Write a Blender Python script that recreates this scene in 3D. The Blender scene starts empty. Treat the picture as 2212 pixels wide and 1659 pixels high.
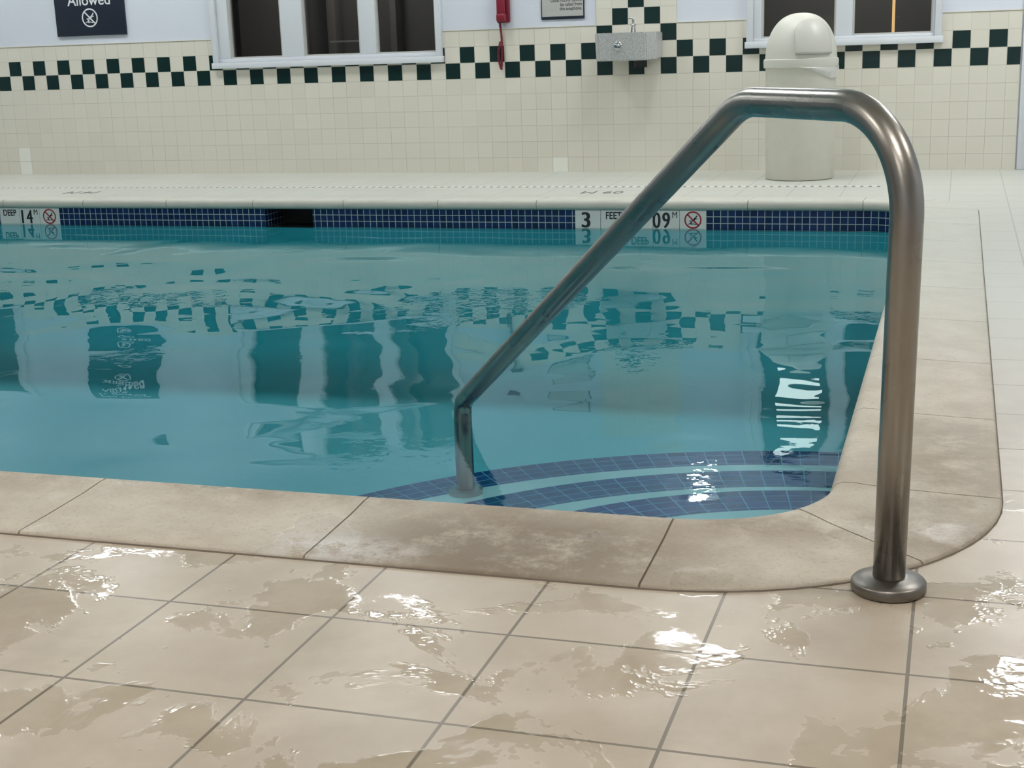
import bpy, bmesh, math, random
from mathutils import Matrix, Vector
random.seed(4)
sc=bpy.context.scene
try:
    sc.view_settings.view_transform='Standard'; sc.view_settings.look='None'
except Exception: pass
D=9.959; XW=-2.49883; ZW=0.68416; W=0.11561; GX=-1.25937; GY=1.64129; T=0.3048
WZ=-0.14; CEIL=3.0
# ---------------------------------------------------------------- helpers
def link(o,parent=None):
    bpy.context.collection.objects.link(o)
    if parent is not None: o.parent=parent
    return o
def empty(name):
    o=bpy.data.objects.new(name,None); o.empty_display_size=.1; return link(o)
def mesh_obj(name,verts,faces,mat,parent=None,smooth=False,uvs=None):
    me=bpy.data.meshes.new(name); me.from_pydata(verts,[],faces); me.update()
    if uvs:
        uv=me.uv_layers.new(name='UVMap')
        for p in me.polygons:
            for li,vi in zip(p.loop_indices,p.vertices): uv.data[li].uv=uvs[vi]
    if mat: me.materials.append(mat)
    if smooth:
        for p in me.polygons: p.use_smooth=True
    return link(bpy.data.objects.new(name,me),parent)
def boxes(name,bl,mat,parent=None,bevel=0,seg=2):
    bm=bmesh.new()
    for (x0,x1,y0,y1,z0,z1) in bl:
        r=bmesh.ops.create_cube(bm,size=1)
        bmesh.ops.transform(bm,matrix=Matrix.Translation(((x0+x1)/2,(y0+y1)/2,(z0+z1)/2))@Matrix.Diagonal((x1-x0,y1-y0,z1-z0,1)),verts=r['verts'])
    if bevel: bmesh.ops.bevel(bm,geom=bm.edges[:],offset=bevel,segments=seg,affect='EDGES',profile=.5)
    me=bpy.data.meshes.new(name); bm.to_mesh(me); bm.free(); me.materials.append(mat)
    if bevel:
        for p in me.polygons: p.use_smooth=True
        try: me.set_sharp_from_angle(angle=math.radians(40))
        except Exception: pass
    return link(bpy.data.objects.new(name,me),parent)
def lathe(name,prof,mat,loc=(0,0,0),parent=None,n=64,cap=True):
    vs=[];fs=[]
    for r,z in prof:
        for k in range(n):
            a=2*math.pi*k/n; vs.append((loc[0]+r*math.cos(a),loc[1]+r*math.sin(a),loc[2]+z))
    for j in range(len(prof)-1):
        for k in range(n):
            a=j*n+k;b=j*n+(k+1)%n; fs.append((a,b,b+n,a+n))
    if cap:
        fs.append(tuple(range(n-1,-1,-1))); fs.append(tuple((len(prof)-1)*n+k for k in range(n)))
    o=mesh_obj(name,vs,fs,mat,parent,True)
    try: o.data.set_sharp_from_angle(angle=math.radians(45))
    except Exception: pass
    return o
def tube(name,pts,r,mat,parent=None,n=20,cap=True):
    vs=[];fs=[];pts=[Vector(p) for p in pts]
    t=(pts[1]-pts[0]).normalized()
    up=Vector((0,0,1)) if abs(t.z)<.9 else Vector((1,0,0))
    nrm=(up-t*up.dot(t)).normalized()
    for i,p in enumerate(pts):
        if i==0: tt=(pts[1]-pts[0])
        elif i==len(pts)-1: tt=pts[-1]-pts[-2]
        else: tt=(pts[i+1]-p).normalized()+(p-pts[i-1]).normalized()
        tt.normalize(); nrm=(nrm-tt*nrm.dot(tt)).normalized(); b=tt.cross(nrm)
        for k in range(n):
            a=2*math.pi*k/n; vs.append(tuple(p+nrm*math.cos(a)*r+b*math.sin(a)*r))
    for j in range(len(pts)-1):
        for k in range(n):
            a=j*n+k;b2=j*n+(k+1)%n; fs.append((a,b2,b2+n,a+n))
    if cap:
        fs.append(tuple(range(n-1,-1,-1))); fs.append(tuple((len(pts)-1)*n+k for k in range(n)))
    return mesh_obj(name,vs,fs,mat,parent,True)
def fill2d(name,loops,z,mat,parent=None):
    c=bpy.data.curves.new(name,'CURVE'); c.dimensions='2D'; c.fill_mode='BOTH'
    for l in loops:
        s=c.splines.new('POLY'); s.points.add(len(l)-1); s.use_cyclic_u=True
        for p,q in zip(s.points,l): p.co=(q[0],q[1],0,1)
    o=bpy.data.objects.new(name+'_c',c); link(o); bpy.context.view_layer.update()
    me=bpy.data.meshes.new_from_object(o.evaluated_get(bpy.context.evaluated_depsgraph_get()))
    bpy.data.objects.remove(o)
    for v in me.vertices: v.co.z=z
    me.name=name; me.materials.clear(); me.materials.append(mat)
    bm=bmesh.new(); bm.from_mesh(me)
    for f in bm.faces:
        f.normal_update()
        if f.normal.z<0: f.normal_flip()
    bm.to_mesh(me); bm.free()
    return link(bpy.data.objects.new(name,me),parent)
def text(name,s,M,size,mat,parent=None,sx=1,align='CENTER',extr=.0005,bold=0,space=1):
    c=bpy.data.curves.new(name,'FONT'); c.body=s; c.size=size; c.align_x=align; c.extrude=extr; c.offset=bold; c.space_line=space
    o=bpy.data.objects.new(name+'_c',c); link(o); bpy.context.view_layer.update()
    me=bpy.data.meshes.new_from_object(o.evaluated_get(bpy.context.evaluated_depsgraph_get()))
    bpy.data.objects.remove(o)
    me.transform(M@Matrix.Diagonal((sx,1,1,1))); me.name=name; me.materials.clear(); me.materials.append(mat)
    return link(bpy.data.objects.new(name,me),parent)
def MW(x,y,z): # facing -Y
    return Matrix.Translation((x,y,z))@Matrix.Rotation(math.pi/2,4,'X')
# ---------------------------------------------------------------- materials
class N:
    def __init__(s,name):
        s.m=bpy.data.materials.new(name); s.m.use_nodes=True; s.t=s.m.node_tree; s.b=s.t.nodes['Principled BSDF']; s.out=s.t.nodes['Material Output']
    def n(s,typ,**k):
        x=s.t.nodes.new(typ)
        for a,b in k.items(): setattr(x,a,b)
        return x
    def l(s,a,b): s.t.links.new(a,b)
    def math(s,op,a,b=None,c=None):
        x=s.n('ShaderNodeMath',operation=op)
        for i,v in enumerate((a,b,c)):
            if v is None: continue
            if isinstance(v,(int,float)): x.inputs[i].default_value=v
            else: s.l(v,x.inputs[i])
        return x.outputs[0]
    def pos(s):
        g=s.n('ShaderNodeNewGeometry'); x=s.n('ShaderNodeSeparateXYZ'); s.l(g.outputs['Position'],x.inputs[0]); return g.outputs['Position'],x.outputs[0],x.outputs[1],x.outputs[2]
    def uv(s):
        g=s.n('ShaderNodeUVMap'); x=s.n('ShaderNodeSeparateXYZ'); s.l(g.outputs[0],x.inputs[0]); return x.outputs[0],x.outputs[1]
    def noise(s,vec,scale,detail=2,rough=.5,dist=0):
        x=s.n('ShaderNodeTexNoise'); x.inputs['Scale'].default_value=scale; x.inputs['Detail'].default_value=detail; x.inputs['Roughness'].default_value=rough; x.inputs['Distortion'].default_value=dist
        if vec is not None: s.l(vec,x.inputs['Vector'])
        return x.outputs[0]
    def ramp(s,fac,a,b,lo=0,hi=1):
        x=s.n('ShaderNodeMapRange'); x.interpolation_type='SMOOTHSTEP'; s.l(fac,x.inputs[0]); x.inputs[1].default_value=a; x.inputs[2].default_value=b; x.inputs[3].default_value=lo; x.inputs[4].default_value=hi; return x.outputs[0]
    def mix(s,fac,a,b):
        x=s.n('ShaderNodeMix',data_type='RGBA')
        for i,v in ((0,fac),(6,a),(7,b)):
            if isinstance(v,(int,float)): x.inputs[i].default_value=v
            elif isinstance(v,tuple): x.inputs[i].default_value=(*v,1)
            else: s.l(v,x.inputs[i])
        return x.outputs[2]
    def grid(s,u,v,su,sv,ou,ov,gap):
        a=s.math('DIVIDE',s.math('SUBTRACT',u,ou),su); b=s.math('DIVIDE',s.math('SUBTRACT',v,ov),sv)
        fa=s.math('ABSOLUTE',s.math('SUBTRACT',s.math('FRACT',a),.5)); fb=s.math('ABSOLUTE',s.math('SUBTRACT',s.math('FRACT',b),.5))
        ma=s.math('GREATER_THAN',fa,.5-gap/su/2); mb=s.math('GREATER_THAN',fb,.5-gap/sv/2)
        c=s.n('ShaderNodeCombineXYZ'); s.l(s.math('FLOOR',a),c.inputs[0]); s.l(s.math('FLOOR',b),c.inputs[1])
        w=s.n('ShaderNodeTexWhiteNoise'); s.l(c.outputs[0],w.inputs[0])
        return s.math('MAXIMUM',ma,mb),w.outputs[0]
    def set(s,**k):
        for a,v in k.items():
            i=s.b.inputs[a.replace('_',' ')]
            if isinstance(v,(int,float)): i.default_value=v
            elif isinstance(v,tuple): i.default_value=(*v,1)
            else: s.l(v,i)
        return s
    def bump(s,h,dist,strength=1,normal=None):
        x=s.n('ShaderNodeBump'); x.inputs['Distance'].default_value=dist; x.inputs['Strength'].default_value=strength; s.l(h,x.inputs['Height'])
        if normal is not None: s.l(normal,x.inputs['Normal'])
        s.l(x.outputs[0],s.b.inputs['Normal']); return x.outputs[0]
def simple(name,col,rough=.5,metal=0,var=.08,scale=8,bump=0):
    a=N(name); p,x,y,z=a.pos(); f=a.noise(p,scale,4)
    a.set(Base_Color=a.mix(f,tuple(c*(1-var) for c in col),tuple(min(1,c*(1+var)) for c in col)),Roughness=rough,Metallic=metal)
    if bump: a.bump(a.noise(p,scale*12,3),bump)
    return a.m
def emit(name,col,st):
    a=N(name); a.set(Base_Color=col,Emission_Color=col,Emission_Strength=st); return a.m

# wall tile
a=N('cream_wall_tile'); p,x,y,z=a.pos(); g,idn=a.grid(x,z,W,W,XW,ZW,.0026)
c=a.mix(idn,(.645,.62,.53),(.70,.675,.585)); c=a.mix(a.ramp(a.noise(p,.8,2),.3,.7),c,(.68,.655,.57))
a.set(Base_Color=a.mix(a.math('MULTIPLY',g,a.ramp(a.noise(p,1.6,2),.35,.65,.4,1)),c,(.48,.445,.38)),Roughness=.28)
a.bump(a.math('SUBTRACT',1,g),.0008); M_tile=a.m
a=N('green_black_tile'); a.set(Base_Color=(.003,.022,.021),Roughness=.2); M_blk=a.m
a=N('replacement_tile'); a.set(Base_Color=(.80,.81,.74),Roughness=.25); M_rep=a.m
M_paint=simple('painted_plaster',(.62,.66,.73),.7,0,.03,3,.001)
M_ceil=simple('ceiling_plaster',(.74,.74,.72),.8,0,.03,3)
M_wht=simple('white_vinyl_frame',(.66,.69,.73),.4,0,.03,3)
# floor tile
a=N('damp_floor_tile'); p,x,y,z=a.pos(); g,idn=a.grid(x,y,T,T,GX,GY,.0055)
c=a.mix(idn,(.475,.40,.31),(.52,.445,.35)); c=a.mix(a.ramp(a.noise(p,5,6,.65),.35,.7),c,(.57,.495,.40))
c=a.mix(a.ramp(a.noise(p,2.3,5,.65),.48,.66,0,.6),c,(.42,.35,.27))
far=a.ramp(y,2.4,5.5); c=a.mix(far,c,(.54,.545,.49))  # cooler light over the far deck is mixed into tile and grout colour
near=a.ramp(y,2.5,3.0,1,0)
wn=a.math('SUBTRACT',a.noise(p,4.2,5,.62,.4),a.ramp(y,1.25,1.95,.035,0))
wet=a.math('MULTIPLY',a.ramp(wn,.515,.56),near)
c=a.mix(a.math('MULTIPLY',wet,.06),c,(.33,.27,.20))
edge=a.math('MULTIPLY',a.ramp(a.math('ABSOLUTE',a.math('SUBTRACT',wn,.522)),.0,.006,.08,0),near)
c=a.mix(edge,c,(.8,.76,.69))
dryr=a.math('ADD',a.math('ADD',.20,a.math('MULTIPLY',a.math('MULTIPLY',a.noise(p,4,3,.5),.14),near)),a.math('MULTIPLY',far,.14))
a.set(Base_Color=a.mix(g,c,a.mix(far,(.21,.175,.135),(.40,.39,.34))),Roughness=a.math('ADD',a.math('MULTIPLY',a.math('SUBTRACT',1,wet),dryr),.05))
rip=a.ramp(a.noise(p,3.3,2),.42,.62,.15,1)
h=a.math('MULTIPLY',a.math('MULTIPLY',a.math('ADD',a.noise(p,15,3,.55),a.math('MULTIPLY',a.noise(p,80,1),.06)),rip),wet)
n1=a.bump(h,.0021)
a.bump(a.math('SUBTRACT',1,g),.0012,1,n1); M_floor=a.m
# coping stone
a=N('travertine_coping'); p,x,y,z=a.pos()
c=a.mix(a.ramp(a.noise(p,6,6,.65),.3,.7),(.52,.455,.365),(.63,.57,.475))
st=a.math('MULTIPLY',a.ramp(a.noise(p,3.3,6,.7),.46,.66),a.ramp(y,3.0,4.5,1,.15))
def blob(cx_,cy_,rx_,ry_):
    dx=a.math('DIVIDE',a.math('SUBTRACT',x,cx_),rx_); dy=a.math('DIVIDE',a.math('SUBTRACT',y,cy_),ry_)
    return a.math('SQRT',a.math('ADD',a.math('MULTIPLY',dx,dx),a.math('MULTIPLY',dy,dy)))
st2=a.math('MULTIPLY',a.ramp(blob(-.74,2.30,.44,.26),.25,1.15,1,0),a.ramp(a.noise(p,8,8,.8),.24,.54))
st3=a.math('MULTIPLY',a.ramp(blob(.0,2.95,.20,.7),.10,1.1,.8,0),a.ramp(a.noise(p,7,7,.78),.34,.58))
st4=a.math('MULTIPLY',a.ramp(y,2.36,2.50,0,.6),a.math('MULTIPLY',a.ramp(y,2.55,2.7,1,0),a.ramp(a.noise(p,5,7,.78),.4,.62)))
c=a.mix(a.math('MULTIPLY',st,.40),c,(.39,.31,.225)); c=a.mix(a.math('MULTIPLY',st2,.82),c,(.17,.118,.074)); c=a.mix(a.math('MULTIPLY',st3,.75),c,(.25,.19,.13)); c=a.mix(st4,c,(.26,.195,.13))
speck=a.ramp(a.noise(p,110,3,.8),.54,.70); c=a.mix(a.math('MULTIPLY',speck,.42),c,(.26,.205,.15))
pale_spot=a.math('MULTIPLY',a.ramp(blob(-1.08,2.22,.22,.10),.2,1.05,1,0),a.ramp(a.noise(p,24,6,.75),.38,.56)); c=a.mix(a.math('MULTIPLY',pale_spot,.75),c,(.66,.65,.63))  # broken pale grey patch by the outer edge
c=a.mix(a.ramp(y,3,6,0,.65),c,(.54,.56,.505))  # far stone tinted towards grey to carry the cooler light there
wetc=a.math('MULTIPLY',a.ramp(a.noise(p,3.7,4),.56,.62),a.ramp(y,2.5,3.0,1,.0))
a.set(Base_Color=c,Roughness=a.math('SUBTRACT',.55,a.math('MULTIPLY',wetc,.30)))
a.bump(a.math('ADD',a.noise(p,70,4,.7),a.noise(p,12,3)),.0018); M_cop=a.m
M_grout=simple('coping_grout',(.20,.165,.13),.9,0,.2,20)
# pool plaster
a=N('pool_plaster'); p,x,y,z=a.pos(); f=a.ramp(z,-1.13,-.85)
a.set(Base_Color=a.mix(f,(.040,.29,.325),(.09,.66,.72)),Roughness=.7); M_pl=a.m  # walls lighter than floor: colour makes up for weak grazing light
M_step=simple('step_plaster',(.28,.49,.51),.7,0,.06,4)
def blue(name,pu,pv,dark,light,gcol,gap):
    a=N(name); u,v=a.uv(); g,idn=a.grid(u,v,pu,pv,0,0,gap)
    a.set(Base_Color=a.mix(g,a.mix(idn,dark,light),gcol),Roughness=.15); return a.m
M_blue=blue('cobalt_waterline_tile',.0415,.0385,(.004,.014,.055),(.007,.025,.10),(.33,.42,.42),.004)
M_blue2=blue('cobalt_step_tile',.060,.044,(.0,.008,.10),(.0,.018,.165),(.12,.27,.38),.0036)
M_blkhole=simple('dark_recess',(.01,.013,.015),.6)
M_mark=simple('marker_tile_white',(.60,.63,.60),.25,0,.03,10)
a=N('black_print'); a.set(Base_Color=(.012,.014,.018),Roughness=.5); M_ink=a.m
a=N('red_print'); a.set(Base_Color=(.30,.02,.03),Roughness=.5); M_red=a.m
# water
a=N('pool_water'); a.t.nodes.remove(a.b); p,x,y,z=a.pos()
mp=a.n('ShaderNodeMapping'); mp.inputs['Scale'].default_value=(.85,1.0,1); mp.inputs['Rotation'].default_value=(0,0,.35); a.l(p,mp.inputs[0])
h1=a.noise(mp.outputs[0],1.25,.8,.4,.8); h2=a.noise(mp.outputs[0],4.6,1,.5,.4); h3=a.noise(p,22,2)
patch=a.ramp(a.noise(p,1.2,1),.48,.62)
calm=a.ramp(y,6.0,7.7,1,.16)
h=a.math('ADD',a.math('ADD',a.math('MULTIPLY',h1,.021),a.math('MULTIPLY',h2,.0015)),a.math('MULTIPLY',a.math('MULTIPLY',h3,patch),.0008))
h=a.math('MULTIPLY',a.math('SUBTRACT',h,.0115),calm)
bp=a.n('ShaderNodeBump'); bp.inputs['Distance'].default_value=1; a.l(h,bp.inputs['Height'])
fr=a.n('ShaderNodeFresnel'); fr.inputs['IOR'].default_value=1.28; a.l(bp.outputs[0],fr.inputs['Normal'])
gl=a.n('ShaderNodeBsdfGlossy'); gl.inputs['Roughness'].default_value=0.0; gl.inputs['Color'].default_value=(.74,.91,.94,1); a.l(bp.outputs[0],gl.inputs['Normal'])
tr=a.n('ShaderNodeBsdfTransparent'); tr.inputs['Color'].default_value=(.80,.94,.97,1)
mx=a.n('ShaderNodeMixShader'); a.l(fr.outputs[0],mx.inputs[0]); a.l(tr.outputs[0],mx.inputs[1]); a.l(gl.outputs[0],mx.inputs[2]); a.l(mx.outputs[0],a.out.inputs[0]); M_water=a.m
# glass
a=N('window_glass'); a.t.nodes.remove(a.b); fr=a.n('ShaderNodeFresnel'); fr.inputs['IOR'].default_value=1.5
gl=a.n('ShaderNodeBsdfGlossy'); gl.inputs['Roughness'].default_value=0.02; tr=a.n('ShaderNodeBsdfTransparent'); tr.inputs['Color'].default_value=(.6,.62,.6,1)
mx=a.n('ShaderNodeMixShader'); a.l(fr.outputs[0],mx.inputs[0]); a.l(tr.outputs[0],mx.inputs[1]); a.l(gl.outputs[0],mx.inputs[2]); a.l(mx.outputs[0],a.out.inputs[0]); M_glass=a.m
# steel
a=N('brushed_stainless'); p,x,y,z=a.pos(); f=a.noise(p,7,3,.5)
a.set(Base_Color=a.mix(f,(.30,.285,.26),(.37,.35,.325)),Metallic=1.0,Roughness=a.ramp(f,.3,.7,.25,.33)); a.bump(a.noise(p,220,2),.00012); M_steel=a.m
M_chrome=simple('chrome',(.6,.6,.6),.15,1)
a=N('granite_grey'); p,x,y,z=a.pos(); f=a.noise(p,130,3,.8); a.set(Base_Color=a.mix(a.ramp(f,.42,.6),(.38,.39,.39),(.56,.57,.56)),Roughness=.4); M_gran=a.m
M_bin=simple('beige_bin_plastic',(.58,.57,.49),.5,0,.05,20,.0008)
M_bin2=simple('bin_lid_plastic',(.60,.595,.525),.45,0,.03,10)
M_bin3=simple('bin_flap_plastic',(.53,.52,.465),.4,0,.03,10)
a=N('plastic_bag'); a.set(Base_Color=(.75,.75,.71),Roughness=.3,Alpha=.7); M_bag=a.m
M_phone=simple('red_phone_plastic',(.20,.008,.025),.35,0,.1,10)
M_navy=simple('sign_navy',(.016,.022,.038),.35,0,.1,6)
M_signw=simple('sign_letter_white',(.75,.76,.78),.5,0,.02,6)
M_plate=simple('sign_grey_plate',(.50,.50,.48),.4,0,.03,6)
M_room=simple('dim_room_wall',(.125,.118,.112),.8,0,.15,2)  # dim light behind the glass is put into dark wall and door colours
M_room2=simple('dim_room_door',(.20,.185,.17),.6,0,.1,2)
a=N('slot_drain'); p,x,y,z=a.pos(); f=a.math('GREATER_THAN',a.math('FRACT',a.math('DIVIDE',x,.05)),.62)
a.set(Base_Color=a.mix(f,(.80,.80,.76),(.30,.30,.28)),Roughness=.5); M_drain=a.m
# ---------------------------------------------------------------- geometry: pool outline
X0,X1,Y0,Y1=-10.6,.11,2.18,8.20; RO=.60
def rrect(d,R=RO,n=14):
    x0,x1,y0,y1=X0+d,X1-d,Y0+d,Y1-d; r=max(R-d,.02); pts=[]
    for cx,cy,a0 in ((x1-r,y0+r,-90),(x1-r,y1-r,0),(x0+r,y1-r,90),(x0+r,y0+r,180)):
        for k in range(n+1):
            a=math.radians(a0+90*k/n); pts.append((cx+r*math.cos(a),cy+r*math.sin(a)))
    return pts
RX0,RX1,RY0,RY1=-12,3.2,-2.6,D
floor=fill2d('floor',[[(RX0,RY0),(RX1,RY0),(RX1,RY1),(RX0,RY1)],rrect(.004)],0,M_floor)
pool=empty('swimming_pool')
prof=[(0,-.01),(0.001,.004),(.006,.008),(.10,.011),(.22,.016),(.285,.022),(.308,.022),(.322,.016),(.331,.004),(.333,-.010),(.328,-.024),(.315,-.035),(.24,-.036)]
def straight(pA,pB,nin): return [(pA,nin),(pB,nin)]
def arc(cx,cy,a0,a1,n=10):
    o=[]
    for k in range(n+1):
        a=math.radians(a0+(a1-a0)*k/n); o.append(((cx+RO*math.cos(a),cy+RO*math.sin(a)),(-math.cos(a),-math.sin(a))))
    return o
cxr=X1-RO; cxl=X0+RO; cyn=Y0+RO; cyf=Y1-RO
pieces=[]
x=-.50-.62; ks=[]
while x>cxl+.2: ks.append(x); x-=.62
ks=[cxl]+ks[::-1]+[cxr]
for q0,q1 in zip(ks[:-1],ks[1:]):
    pieces.append(straight((q0,Y0),(q1,Y0),(0,1))); pieces.append(straight((q1,Y1),(q0,Y1),(0,-1)))
m=8
for k in range(m):
    q0=cyn+(cyf-cyn)*k/m; q1=cyn+(cyf-cyn)*(k+1)/m
    pieces.append(straight((X1,q0),(X1,q1),(-1,0))); pieces.append(straight((X0,q1),(X0,q0),(1,0)))
for cx,cy,a0 in ((cxr,cyn,-90),(cxr,cyf,0),(cxl,cyf,90),(cxl,cyn,180)):
    pieces.append(arc(cx,cy,a0,a0+50)); pieces.append(arc(cx,cy,a0+50,a0+90))
vs=[];fs=[]
G=.0020
for pc in pieces:
    base=len(vs); L=len(prof)
    fr_=[list(f) for f in pc]
    for (i,j) in ((0,1),(-1,-2)):
        P=Vector(fr_[i][0]); nn=Vector(fr_[i][1]); t=Vector((-nn.y,nn.x))
        if (Vector(fr_[j][0])-P).dot(t)<0: t=-t
        fr_[i]=[tuple(P+t*G),fr_[i][1]]
    for P,nn in fr_:
        for d,zz in prof: vs.append((P[0]+nn[0]*d,P[1]+nn[1]*d,zz))
    for i in range(len(fr_)-1):
        for j in range(L-1):
            q=base+i*L+j; fs.append((q,q+L,q+L+1,q+1))
    fs.append(tuple(base+j for j in range(L))); fs.append(tuple(base+(len(fr_)-1)*L+j for j in reversed(range(L))))
cop=mesh_obj('coping',vs,fs,M_cop,pool,True)
bm=bmesh.new(); bm.from_mesh(cop.data); bmesh.ops.recalc_face_normals(bm,faces=bm.faces[:]); bm.to_mesh(cop.data); bm.free()
cop.data.set_sharp_from_angle(angle=math.radians(50))
vs=[];fs=[]; pr2=[(-.0022,-.012),(-.0022,.001),(.004,.0035),(.10,.0075),(.22,.0125),(.285,.0185),(.306,.0185),(.325,.006),(.327,-.012),(.318,-.03),(.24,-.033)]
rings=[[(px,py,zz) for px,py in rrect(d)] for d,zz in pr2]
n=len(rings[0])
for r in rings: vs+=r
for j in range(len(rings)-1):
    for k in range(n): a_=j*n+k;b_=j*n+(k+1)%n; fs.append((a_,b_,b_+n,a_+n))
mesh_obj('coping_bed',vs,fs,M_grout,pool,True)
DI=.31; ZB=-1.15; ZT=-.152
SK0,SK1=-4.15,-3.82
def strip(name,z0,z1,mat,d,skip=None):
    r=rrect(d,n=20); pts=[]
    for k in range(len(r)):
        A=r[k];B=r[(k+1)%len(r)]; pts.append(A)
        if skip and abs(A[1]-(Y1-d))<1e-6 and abs(B[1]-(Y1-d))<1e-6 and abs(A[0]-B[0])>1:
            pts+= [(SK1,A[1]),(SK0,A[1])]
    vs=[];fs=[];uv=[];s=0
    for k in range(len(pts)+1):
        P=pts[k%len(pts)]
        if k: s+=math.dist(P,pts[k-1])
        for zz in (z0,z1): vs.append((P[0],P[1],zz)); uv.append((s,zz-z1+.0385*8))
    for k in range(len(pts)):
        A=pts[k];B=pts[(k+1)%len(pts)]
        if skip and A==(SK1,Y1-d) and B==(SK0,Y1-d): continue
        q=k*2; fs.append((q,q+1,q+3,q+2))
    return mesh_obj(name,vs,fs,mat,pool,False,uv)
strip('waterline_tile',ZT,-.033,M_blue,DI,skip=True)
CV=.26; lv=[(DI,ZT),(DI,-.4),(DI,-.7)]
for k in range(0,9):
    t=math.radians(90*k/8); lv.append((DI+CV*(1-math.cos(t)),ZB+CV-CV*math.sin(t)))
vs=[];fs=[]
for d,zz in lv: vs+=[(px,py,zz) for px,py in rrect(d,n=20)]
n=len(rrect(DI,n=20))
for j in range(len(lv)-1):
    for k in range(n): a_=j*n+k;b_=j*n+(k+1)%n; fs.append((a_,b_,b_+n,a_+n))
fs.append(tuple((len(lv)-1)*n+k for k in range(n)))
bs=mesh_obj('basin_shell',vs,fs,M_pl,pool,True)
yy=Y1-DI
vs=[(SK0,yy,ZT),(SK0,yy+.24,ZT),(SK0,yy+.24,-.033),(SK0,yy,-.033), (SK1,yy,ZT),(SK1,yy+.24,ZT),(SK1,yy+.24,-.033),(SK1,yy,-.033)]
mesh_obj('skimmer_side_tile',vs,[(0,1,2,3),(4,7,6,5)],M_blue,pool,False,[(0,0),(.24,0),(.24,.119),(0,.119)]*2)
mesh_obj('skimmer_back',[(SK0,yy+.24,ZT),(SK1,yy+.24,ZT),(SK1,yy+.24,-.033),(SK0,yy+.24,-.033),(SK0,yy,-.033),(SK1,yy,-.033),(SK0,yy,ZT),(SK1,yy,ZT)],[(0,1,2,3),(3,2,5,4),(0,6,7,1)],M_blkhole,pool)
fill2d('water_surface',[rrect(DI+.001,n=20)],WZ,M_water,pool)
CXs,CYs=X1-DI,Y0+DI
def wedge(Rr,z,zb,name):
    vs=[];fs=[];uv=[]; n=48; a0=90;a1=180; bw=.15
    for r in [0.02,Rr-bw,Rr]:
        for k in range(n+1):
            a=math.radians(a0+(a1-a0)*k/n); vs.append((CXs+r*math.cos(a),CYs+r*math.sin(a),z)); uv.append((Rr*math.radians(90*k/n),r-Rr+.044*10))
    base=len(vs)
    for k in range(n+1):
        a=math.radians(a0+(a1-a0)*k/n); vs.append((CXs+Rr*math.cos(a),CYs+Rr*math.sin(a),zb)); uv.append((Rr*math.radians(90*k/n),.44+z-zb))
    f0=[(k,k+n+1,k+n+2,k+1) for k in range(n)]
    f1=[(n+1+k,2*(n+1)+k,2*(n+1)+k+1,n+1+k+1) for k in range(n)]
    f2=[(2*(n+1)+k,base+k,base+k+1,2*(n+1)+k+1) for k in range(n)]
    me=mesh_obj(name,vs,f0+f1+f2,M_step,pool,False,uv); me.data.materials.append(M_blue2)
    for i,pg in enumerate(me.data.polygons): pg.material_index=1 if i>=n else 0
    return me
wedge(1.80,-.36,ZB,'step_low'); wedge(1.335,-.28,-.36,'step_mid'); wedge(.91,-.20,-.28,'step_top')
def nodive(prefix,cx,y,cz,R,parent,ring_mat,man_mat,wr=.16):
    vs=[];fs=[];n=48
    for k in range(n):
        a=2*math.pi*k/n
        for r in (R,R*(1-wr)): vs.append((cx+r*math.cos(a),y,cz+r*math.sin(a)))
    for k in range(n): q=2*k;w=2*((k+1)%n); fs.append((q,w,w+1,q+1))
    b=len(vs)
    for s in (-1,1):
        for e in (-1,1):
            dx,dz=.707*e*R*.92,-.707*e*R*.92; vs.append((cx+dx+.707*s*R*wr/2,y,cz+dz+.707*s*R*wr/2))
    fs.append((b,b+1,b+3,b+2))
    mesh_obj(prefix+'_ring',vs,fs,ring_mat,parent)
    vs=[];fs=[]; y2=y+.0003
    def seg(p,q,w):
        p=Vector(p)*R;q=Vector(q)*R;t=(q-p).normalized();nn=Vector((-t.y,t.x))*w*R/2;b=len(vs)
        for o in (p+nn,p-nn,q-nn,q+nn): vs.append((cx+o.x,y2,cz+o.y))
        fs.append((b,b+1,b+2,b+3))
    seg((-.05,-.15),(.28,.22),.2); seg((.28,.22),(.48,.5),.13); seg((.2,.1),(.5,.15),.1); seg((-.05,-.1),(-.42,-.12),.11)
    b=len(vs)
    for k in range(14): a=2*math.pi*k/14; vs.append((cx+R*(-.2+.12*math.cos(a)),y2,cz+R*(-.32+.12*math.sin(a))))
    fs.append(tuple(range(b,b+14)))
    pts=[(-.55,-.5),(-.35,-.42),(-.15,-.52),(.05,-.42),(.25,-.52),(.45,-.42)]
    for p_,q_ in zip(pts[:-1],pts[1:]): seg(p_,q_,.08)
    mesh_obj(prefix+'_diver',vs,fs,man_mat,parent)
YM=yy-.004; S=.155
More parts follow.
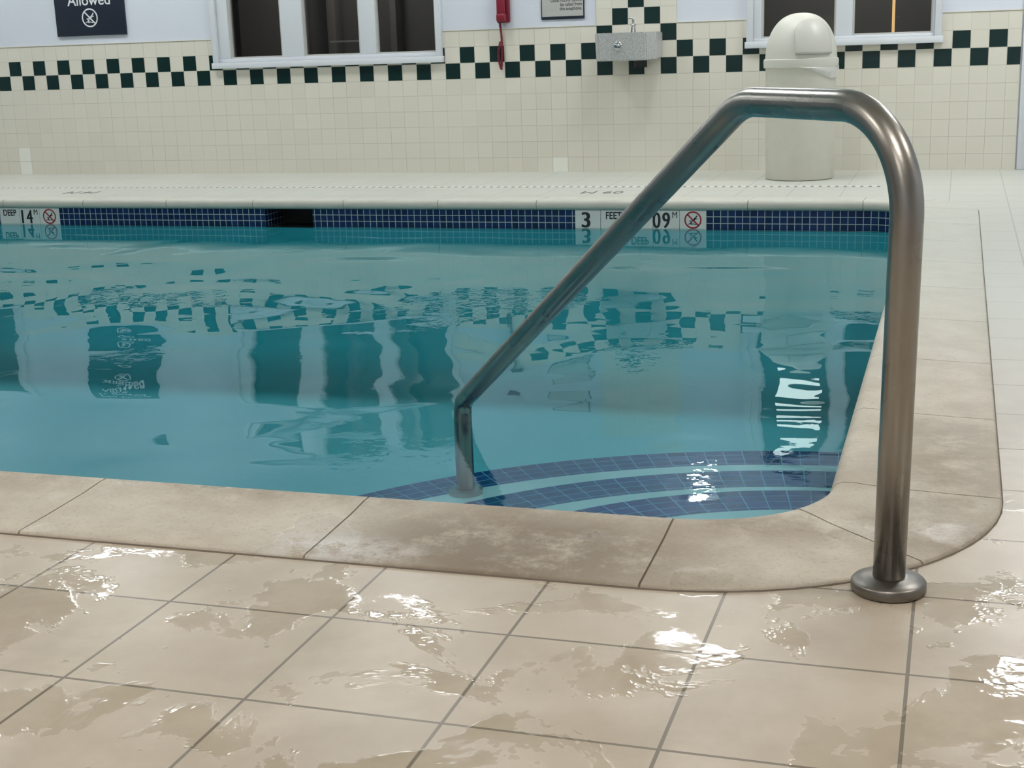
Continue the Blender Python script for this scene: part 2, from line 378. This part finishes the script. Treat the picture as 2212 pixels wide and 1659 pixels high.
def marks(xright,items,nm):
    par=pool; nT=len(items)
    bl=[(xright-S*(k+1)+.001,xright-S*k-.001,YM,yy+.002,ZT,-.036) for k in range(nT)]
    boxes(nm+'_tiles',bl,M_mark,par,.001,1)
    for k,it in enumerate(items):
        cx=xright-S*(k+.5)
        if it=='icon': nodive(nm,cx,YM-.001,-.090,.050,par,M_red,M_ink,.18)
        elif it in('FEET','DEEP'): text(nm+'_'+it,it,MW(cx,YM-.001,-.086),.058,M_ink,par,.80,bold=.0010)
        elif it.endswith('M'):
            for q_,ch in enumerate(it[:-1]):
                for dx_ in (-.0025,0,.0025): text(nm+'_digit',ch,MW(cx-.056+.056*q_+dx_,YM-.001-.0001*dx_/.0025,-.136),.128,M_ink,par,.74)
            text(nm+'_m','M',MW(cx+.050,YM-.001,-.079),.052,M_ink,par,.85)
        else:
            for dx_ in (-.004,-.002,0,.002,.004): text(nm+'_digit',it,MW(cx-.01+dx_,YM-.001-.00005*dx_/.002,-.136),.128,M_ink,par,1.0)
marks(-1.355,['icon','09M','DEEP','FEET','3'],'depth_marker_shallow')
marks(-5.66,['icon','14M','DEEP'],'depth_marker_deep')
def MF(x,y,z): return Matrix.Translation((x,y,z))@Matrix.Rotation(math.pi,4,'Z')
M_faded=simple('faded_print',(.13,.13,.125),.6,0,.4,30)
dm=empty('deck_depth_marking')
text('num','09 M',MF(-2.12,8.58,.0008),.19,M_faded,dm,.7)
text('num_deep','14 M',MF(-5.9,8.58,.0008),.19,M_faded,dm,.7)
boxes('floor_drain',[(-11.2,-.45,8.83,8.87,-.01,.003)],M_drain)
# ---------------------------------------------------------------- walls
WIN=[(-5.57,-3.67,.81,1.92),(-1.43,-.14,.84,1.92),(-9.52,-7.62,.81,1.92)]
def holed(name,x0,x1,z0,z1,y,holes,mat,th=0,parent=None):
    xs=sorted(set([x0,x1]+[v for h in holes for v in h[:2] if x0<v<x1])); zs=sorted(set([z0,z1]+[v for h in holes for v in h[2:] if z0<v<z1]))
    bl=[]
    for a,b in zip(xs[:-1],xs[1:]):
        for c,d in zip(zs[:-1],zs[1:]):
            mx_,mz=(a+b)/2,(c+d)/2
            if any(h[0]<mx_<h[1] and h[2]<mz<h[3] for h in holes): continue
            bl.append((a,b,y,y+th,c,d))
    return boxes(name,bl,mat,parent)
ins=[(a+.02,b-.02,c+.02,d-.02) for a,b,c,d in WIN]
wall=holed('wall_back',RX0,RX1,0,CEIL,D,ins,M_paint,.12)
TOP=ZW+3*W
holed('wall_tile_wainscot',RX0,.36,.0,TOP,D-.008,ins,M_tile,.008,wall)
boxes('wall_tile_column',[(XW,XW+5*W,D-.0082,D,TOP,ZW+9*W)],M_tile,wall)
boxes('wainscot_cap',[(RX0,WIN[0][0],D-.012,D,TOP,TOP+.006),(WIN[0][1],XW,D-.012,D,TOP,TOP+.006),(XW+5*W,WIN[1][0],D-.012,D,TOP,TOP+.006),(WIN[1][1],.36,D-.012,D,TOP,TOP+.006)],M_tile,wall)
vs=[];fs=[]; yb=D-.0092; g=.0016
def q4(x0,x1,z0,z1):
    b=len(vs); vs.extend([(x0,yb,z0),(x1,yb,z0),(x1,yb,z1),(x0,yb,z1)]); fs.append((b,b+1,b+2,b+3))
for k in range(-78,25):
    r=k%2; x0=XW+k*W+g; x1=x0+W-2*g; z0=ZW+r*W+g; z1=z0+W-2*g
    if x0>.36: continue
    x1=min(x1,.36)
    if r==0: q4(x0,x1,z0,z1); continue
    segs=[(x0,x1,z1)]
    for w in WIN:
        ns=[]
        for (p_,q_,t_) in segs:
            if q_<=w[0] or p_>=w[1]: ns.append((p_,q_,t_)); continue
            if p_<w[0]: ns.append((p_,w[0],t_))
            ns.append((max(p_,w[0]),min(q_,w[1]),w[2]+.01))
            if q_>w[1]: ns.append((w[1],q_,t_))
        segs=ns
    for s_ in segs: q4(s_[0],s_[1],z0,s_[2])
for k,r in ((0,2),(4,2),(1,3),(3,3),(2,4)): q4(XW+k*W+g,XW+(k+1)*W-g,ZW+r*W+g,ZW+(r+1)*W-g)
mesh_obj('checkered_border',vs,fs,M_blk,wall)
vs=[];fs=[]
for k,r in ((-43,-6),(-43,-5),(-3,-6)): q4(XW+k*W+g,XW+(k+1)*W-g,max(.0,ZW+r*W+g),ZW+(r+1)*W-g)
mesh_obj('replacement_tiles',vs,fs,M_rep,wall)
boxes('wall_left',[(RX0-.12,RX0,RY0,RY1,0,CEIL)],M_paint); boxes('wall_right',[(RX1,RX1+.12,RY0,RY1,0,CEIL)],M_paint)
boxes('wall_front',[(RX0,RX1,RY0-.12,RY0,0,CEIL)],M_paint); boxes('ceiling',[(RX0,RX1,RY0,RY1,CEIL,CEIL+.1)],M_ceil)
def window(nm,w,panes,zb):
    P=empty(nm); x0,x1,z0,z1=w
    c=.045
    boxes('casing',[(x0,x0+c,D-.04,D+.03,z0+c,z1-c),(x1-c,x1,D-.04,D+.03,z0+c,z1-c),(x0-.01,x1+.01,D-.048,D+.03,z0,z0+c),(x0,x1,D-.04,D+.03,z1-c,z1)],M_wht,P,.004)
    bl=[(x0+c,x1-c,D-.012,D+.06,z0+c,zb),(x0+c,x1-c,D-.012,D+.06,z1-.10,z1-c)]
    ed=[x0+c]+[v for p_ in panes for v in p_]+[x1-c]
    for k in range(0,len(ed),2): bl.append((ed[k],ed[k+1],D-.012,D+.06,zb,z1-.10))
    boxes('sash',bl,M_wht,P,.003)
    bl=[]
    for a_,b_ in panes: bl+=[(a_,a_+.012,D+.0,D+.05,zb,z1-.1),(b_-.012,b_,D+.0,D+.05,zb,z1-.1),(a_+.012,b_-.012,D+.0,D+.05,zb,zb+.012)]
    boxes('bead',bl,M_plate,P)
    vs=[];fs=[]
    for a_,b_ in panes:
        b=len(vs); vs+=[(a_,D+.03,zb),(b_,D+.03,zb),(b_,D+.03,z1-.1),(a_,D+.03,z1-.1)]; fs.append((b,b+1,b+2,b+3))
    mesh_obj('glass',vs,fs,M_glass,P)
    xa,xb=x0-.6,x1+.3; ya,yb_=D+.125,D+1.5
    mesh_obj('room_beyond',[(xa,ya,0),(xb,ya,0),(xb,yb_,0),(xa,yb_,0),(xa,ya,2.6),(xb,ya,2.6),(xb,yb_,2.6),(xa,yb_,2.6)],[(0,1,2,3),(4,7,6,5),(3,2,6,7),(0,3,7,4),(1,5,6,2)],M_room,P)
    ld=bpy.data.lights.new('added_room_fill','POINT'); ld.energy=30; ld.color=(1,.96,.92); ld.shadow_soft_size=.12  # added point light to lift the rooms behind the panes, no known fixture
    lo_=link(bpy.data.objects.new('added_room_fill',ld),P); lo_.location=((x0+x1)/2,D+.7,2.35)
    return P
w1=window('window_1',WIN[0],[(-5.43,-4.98),(-4.80,-4.33),(-4.20,-3.72)],.885)
w2=window('window_2',WIN[1],[(-1.33,-.83),(-.72,-.20)],.905)
w3=window('window_3',WIN[2],[(-9.42,-8.95),(-8.80,-8.32),(-8.18,-7.70)],.885)
boxes('door_beyond',[(-6.1,-5.45,D+1.42,D+1.48,0,2.1)],M_room2,w1,.01); boxes('pillar_beyond',[(-5.2,-5.12,D+1.3,D+1.45,0,2.5),(-4.62,-4.56,D+1.3,D+1.45,0,2.5)],M_room2,w1,.01)
boxes('rail_beyond',[(-4.95,-4.65,D+.8,D+.82,.985,1.0)],M_plate,w1)
M_warm=emit('warm_lamp_glow',(1,.62,.25),1.0); M_glint=emit('added_glint_glow',(1,1,.97),5)
boxes('lamp_beyond',[(-.505,-.485,D+.9,D+.92,.88,1.5)],M_warm,w2)
boxes('added_glint_panels',[(-1.24,-.93,D+.30,D+.31,1.33,1.43),(-1.24,-.93,D+.30,D+.31,1.62,1.74)],M_glint,w2,.0)  # added glowing panels in place of lamp reflections on the pane
dr=empty('door_1')
boxes('casing',[(.37,.45,D-.04,D-.001,0,2.13),(1.35,1.43,D-.04,D-.001,0,2.13),(.45,1.35,D-.04,D-.001,2.05,2.13)],M_wht,dr,.005)
boxes('leaf',[(.45,1.35,D-.025,D-.001,0.005,2.05)],M_wht,dr,.003)
k=lathe('knob',[(.012,0),(.012,.03),(.03,.035),(.033,.05),(.02,.065)],M_chrome,(0,0,0),dr,24); k.matrix_local=Matrix.Translation((1.27,D-.026,1.0))@Matrix.Rotation(math.pi/2,4,'X')
# ---------------------------------------------------------------- handrail
A=Vector((-.083,2.268)); e=(Vector((-1.338,3.660))-A).normalized()
def P3(s,z): q=A+e*s; return Vector((q.x,q.y,z))
def fillet(cs,rs,n=14):
    out=[Vector(cs[0])]
    for i in range(1,len(cs)-1):
        p,c,q=Vector(cs[i-1]),Vector(cs[i]),Vector(cs[i+1]); a=(p-c).normalized(); b=(q-c).normalized()
        ang=a.angle(b); t=rs[i-1]/math.tan(ang/2); ctr=c+(a+b).normalized()*(rs[i-1]/math.sin(ang/2))
        s0=c+a*t-ctr; s1=c+b*t-ctr; th=s0.angle(s1)
        for k in range(n+1):
            f=k/n; out.append(ctr+(s0*math.sin((1-f)*th)+s1*math.sin(f*th))/math.sin(th))
    out.append(Vector(cs[-1])); return out
rail=empty('pool_handrail')
path=fillet([P3(0,.0),P3(-.018,.795),P3(.442,.795),P3(1.872,-.085),P3(1.872,-.355)],[.165,.15,.07],20)
tube('rail_tube',path,.0265,M_steel,rail,40)
M_fl=simple('weathered_steel_flange',(.24,.22,.20),.36,1,.15,20)
lathe('base_flange',[(.059,.0),(.0615,.003),(.0615,.016),(.058,.020),(.040,.022),(.033,.025),(.0278,.026)],M_fl,(A.x,A.y,.001),rail,64)
q=P3(1.872,-.36); lathe('step_flange',[(.05,.0),(.05,.012),(.03,.016)],M_steel,(q.x,q.y,-.36),rail,48)
# ---------------------------------------------------------------- trash can
tc=empty('trash_can'); bx,by=-1.0,9.40
lathe('body',[(.200,.0),(.216,.004),(.220,.02),(.222,.3),(.226,.70),(.228,.735),(.2,.735)],M_bin,(bx,by,0),tc,80)
R=.232
def dome(el,off=0):
    return ((R-.004)*math.cos(el)**.82+off, .772+(.285)*math.sin(el)**1.0+off)
pr=[(R-.004,.712),(R+.006,.718),(R+.008,.750),(R+.006,.768),(R-.002,.773)]
for k in range(1,25):
    rr_,zz_=dome(math.radians(89.5*k/24)); pr.append((max(.002,rr_),zz_))
lathe('dome_lid',pr,M_bin2,(bx,by,0),tc,80)
vs=[];fs=[];nu=24;nv=18; az0=math.radians(-62)
for j in range(nv+1):
    f=j/nv; el=math.radians(5+52*f)
    wd=.115*max(.0,1-max(0,(f-.3)/.7)**2.2)**.5
    rr_,zz_=dome(el)
    for i in range(nu+1):
        az=az0+math.asin(min(.9,wd/max(rr_,.13)))*(2*i/nu-1)
        vs.append((bx+(rr_+.008)*math.cos(az),by+(rr_+.008)*math.sin(az),zz_+.003))
for j in range(nv):
    for i in range(nu): q=j*(nu+1)+i; fs.append((q,q+1,q+nu+2,q+nu+1))
fl_=mesh_obj('swing_flap',vs,fs,M_bin3,tc,True); md=fl_.modifiers.new('s','SOLIDIFY'); md.thickness=.012; md.offset=0
vs=[];fs=[];nu=40;nv=10
for j in range(nv+1):
    for i in range(nu+1):
        u_=i/nu; az=math.radians(-88+100*u_); f=math.sin(math.pi*u_**1.6)
        zz=.722-(.004+.075*f)*j/nv; rr=.2345+.008*math.sin(j/nv*math.pi)+.003*math.sin(i*.9+j*.5)*(j/nv)
        vs.append((bx+rr*math.cos(az),by+rr*math.sin(az),zz))
for j in range(nv):
    for i in range(nu): q=j*(nu+1)+i; fs.append((q,q+1,q+nu+2,q+nu+1))
mesh_obj('bag_liner',vs,fs,M_bag,tc,True)
# ---------------------------------------------------------------- drinking fountain
df=empty('drinking_fountain'); fx0,fx1=-2.445,-2.02; fy0,fy1=D-.31,D-.0135
bm=bmesh.new()
o_=[(fx0,fy1),(fx1,fy1),(fx1,fy0+.07),(fx1-.06,fy0),(fx0+.03,fy0),(fx0,fy0+.03)]
lo=[bm.verts.new((x_,y_ if y_==fy1 else y_+.035,.785 if y_!=fy1 else .80)) for x_,y_ in o_]
hi=[bm.verts.new((x_,y_,.975)) for x_,y_ in o_]
ccx=(fx0+fx1)/2; ccy=(fy0+fy1)/2-.01
inn=[bm.verts.new((ccx+(x_-ccx)*.8,ccy+(y_-ccy)*.72,.975)) for x_,y_ in o_]
bot=[bm.verts.new((ccx+(x_-ccx)*.5,ccy+(y_-ccy)*.45,.935)) for x_,y_ in o_]
n=6
bm.faces.new(lo)
for A_,B_ in ((lo,hi),(hi,inn),(inn,bot)):
    for k in range(n): bm.faces.new((A_[k],A_[(k+1)%n],B_[(k+1)%n],B_[k]))
bm.faces.new(bot); bmesh.ops.recalc_face_normals(bm,faces=bm.faces[:]); bmesh.ops.bevel(bm,geom=bm.edges[:],offset=.007,segments=2,affect='EDGES')
me=bpy.data.meshes.new('basin'); bm.to_mesh(me); bm.free(); me.materials.append(M_gran); link(bpy.data.objects.new('basin',me),df)
bt=lathe('push_button',[(.030,0),(.030,.008),(.024,.012),(.022,.022),(.012,.026)],M_chrome,(0,0,0),df,32); bt.matrix_local=Matrix.Translation((-2.275,fy0+.014,.885))@Matrix.Rotation(math.pi/2,4,'X')
sx,sy=-2.19,fy0+.12
lathe('bubbler_base',[(.028,0),(.028,.012),(.018,.02),(.014,.06),(.02,.065),(.018,.078)],M_chrome,(sx,sy,.955),df,24)
tube('bubbler_spout',fillet([(sx,sy,1.02),(sx,sy,1.075),(sx-.035,sy-.01,1.07)],[.018]),.008,M_chrome,df,14)
lathe('waste_fitting',[(.045,0),(.045,.05),(.05,.055)],M_blkhole,(-2.16,D-.10,.735),df,24)
# ---------------------------------------------------------------- phone
ph=empty('emergency_telephone'); cx=-3.19
boxes('back_plate',[(cx-.048,cx+.052,D-.035,D-.001,1.075,1.31)],M_phone,ph,.012,3)
boxes('handset',[(cx-.030,cx+.030,D-.085,D-.060,1.115,1.285),(cx-.034,cx+.034,D-.088,D-.036,1.085,1.14),(cx-.034,cx+.034,D-.088,D-.036,1.25,1.30)],M_phone,ph,.010,3)
pts=[]
for k in range(260):
    f=k/259; zz=1.075-.33*f; a_=f*2*math.pi*34; ox=.012*math.sin(f*3.1)
    pts.append((cx-.022+ox+.0075*math.cos(a_),D-.035+.0075*math.sin(a_),zz))
tube('coiled_cord',pts,.0032,M_phone,ph,6)
pts=[]
for k in range(160):
    f=k/159; a_=f*2*math.pi*20; pts.append((cx-.022-.018*math.sin(math.pi*f)+.0075*math.cos(a_),D-.035+.0075*math.sin(a_),.745+.20*f))
tube('cord_return',pts,.0032,M_phone,ph,6)
# ---------------------------------------------------------------- signs
s1=empty('no_diving_sign')
boxes('panel',[(-6.97,-6.33,D-.018,D-.001,1.100,1.70)],M_navy,s1,.003)
ys=D-.0195
text('allowed','Allowed',MW(-6.645,ys,1.336),.118,M_signw,s1,1.0,bold=.001); text('heading','No Diving',MW(-6.645,ys,1.475),.118,M_signw,s1,1.0,bold=.001)
nodive('sign_icon',-6.65,ys-.0005,1.238,.073,s1,M_signw,M_signw,.15)
s2=empty('telephone_sign')
boxes('panel_edge',[(-2.905,-2.585,D-.010,D-.001,1.085,1.45)],M_navy,s2,.002); boxes('panel',[(-2.897,-2.593,D-.013,D-.009,1.105,1.442)],M_plate,s2,.001)
text('words','Guest rooms cannot\nbe called from\nthis telephone.',MW(-2.60,D-.0135,1.205),.034,M_ink,s2,.82,align='RIGHT',space=.85)
# ---------------------------------------------------------------- lamps
M_far=emit('lamp_diffuser_cool',(.98,1,.99),28); M_near=emit('lamp_diffuser_warm',(1,.945,.87),25.5); M_key=emit('lamp_diffuser_bright',(.98,1,1),44); M_dim=emit('lamp_diffuser_soft',(.98,1,1),22)
for (lx,ly,mt) in [(-8.4,8.8,M_far),(-6.1,8.8,M_far),(-3.75,8.8,M_dim),(-1.5,8.8,M_dim),(.7,8.8,M_key),(-8.4,5,M_far),(-5.2,5,M_far),(-2.2,5,M_far),(1.2,5,M_far),(-6,1.2,M_near),(-3,1.2,M_near),(0,.6,M_near),(2,2.6,M_near),(-1.5,-1.4,M_near)]:
    L=empty('ceiling_lamp'); s=.3
    boxes('trim_ring',[(lx-s-.04,lx+s+.04,ly-s-.04,ly-s,CEIL-.03,CEIL),(lx-s-.04,lx+s+.04,ly+s,ly+s+.04,CEIL-.03,CEIL),(lx-s-.04,lx-s,ly-s,ly+s,CEIL-.03,CEIL),(lx+s,lx+s+.04,ly-s,ly+s,CEIL-.03,CEIL)],M_wht,L)
    boxes('diffuser',[(lx-s,lx+s,ly-s,ly+s,CEIL-.02,CEIL-.001)],mt,L)
wlm=empty('sconce_lamp')
M_bulb=emit('sconce_bulb',(1,.96,.88),60)
boxes('back_plate',[(-1.92,-1.64,D-.03,D-.001,1.97,2.22)],M_wht,wlm,.01)
boxes('bulb_pair',[(-1.86,-1.70,D-.09,D-.031,2.025,2.07),(-1.86,-1.70,D-.09,D-.031,2.11,2.155)],M_bulb,wlm,.02,4)
w=bpy.data.worlds.new('world'); sc.world=w; w.use_nodes=True; w.node_tree.nodes['Background'].inputs[0].default_value=(.5,.55,.6,1); w.node_tree.nodes['Background'].inputs[1].default_value=.3
cam=bpy.data.cameras.new('camera'); co=link(bpy.data.objects.new('camera',cam)); cam.sensor_width=36; cam.lens=3007.45/2212*36; cam.clip_start=.05
co.matrix_world=Matrix.Translation((0,0,.90599))@Matrix.Rotation(.31290,4,'Z')@Matrix.Rotation(math.pi/2-.23764,4,'X')@Matrix.Rotation(-.03326,4,'Z')
sc.camera=co
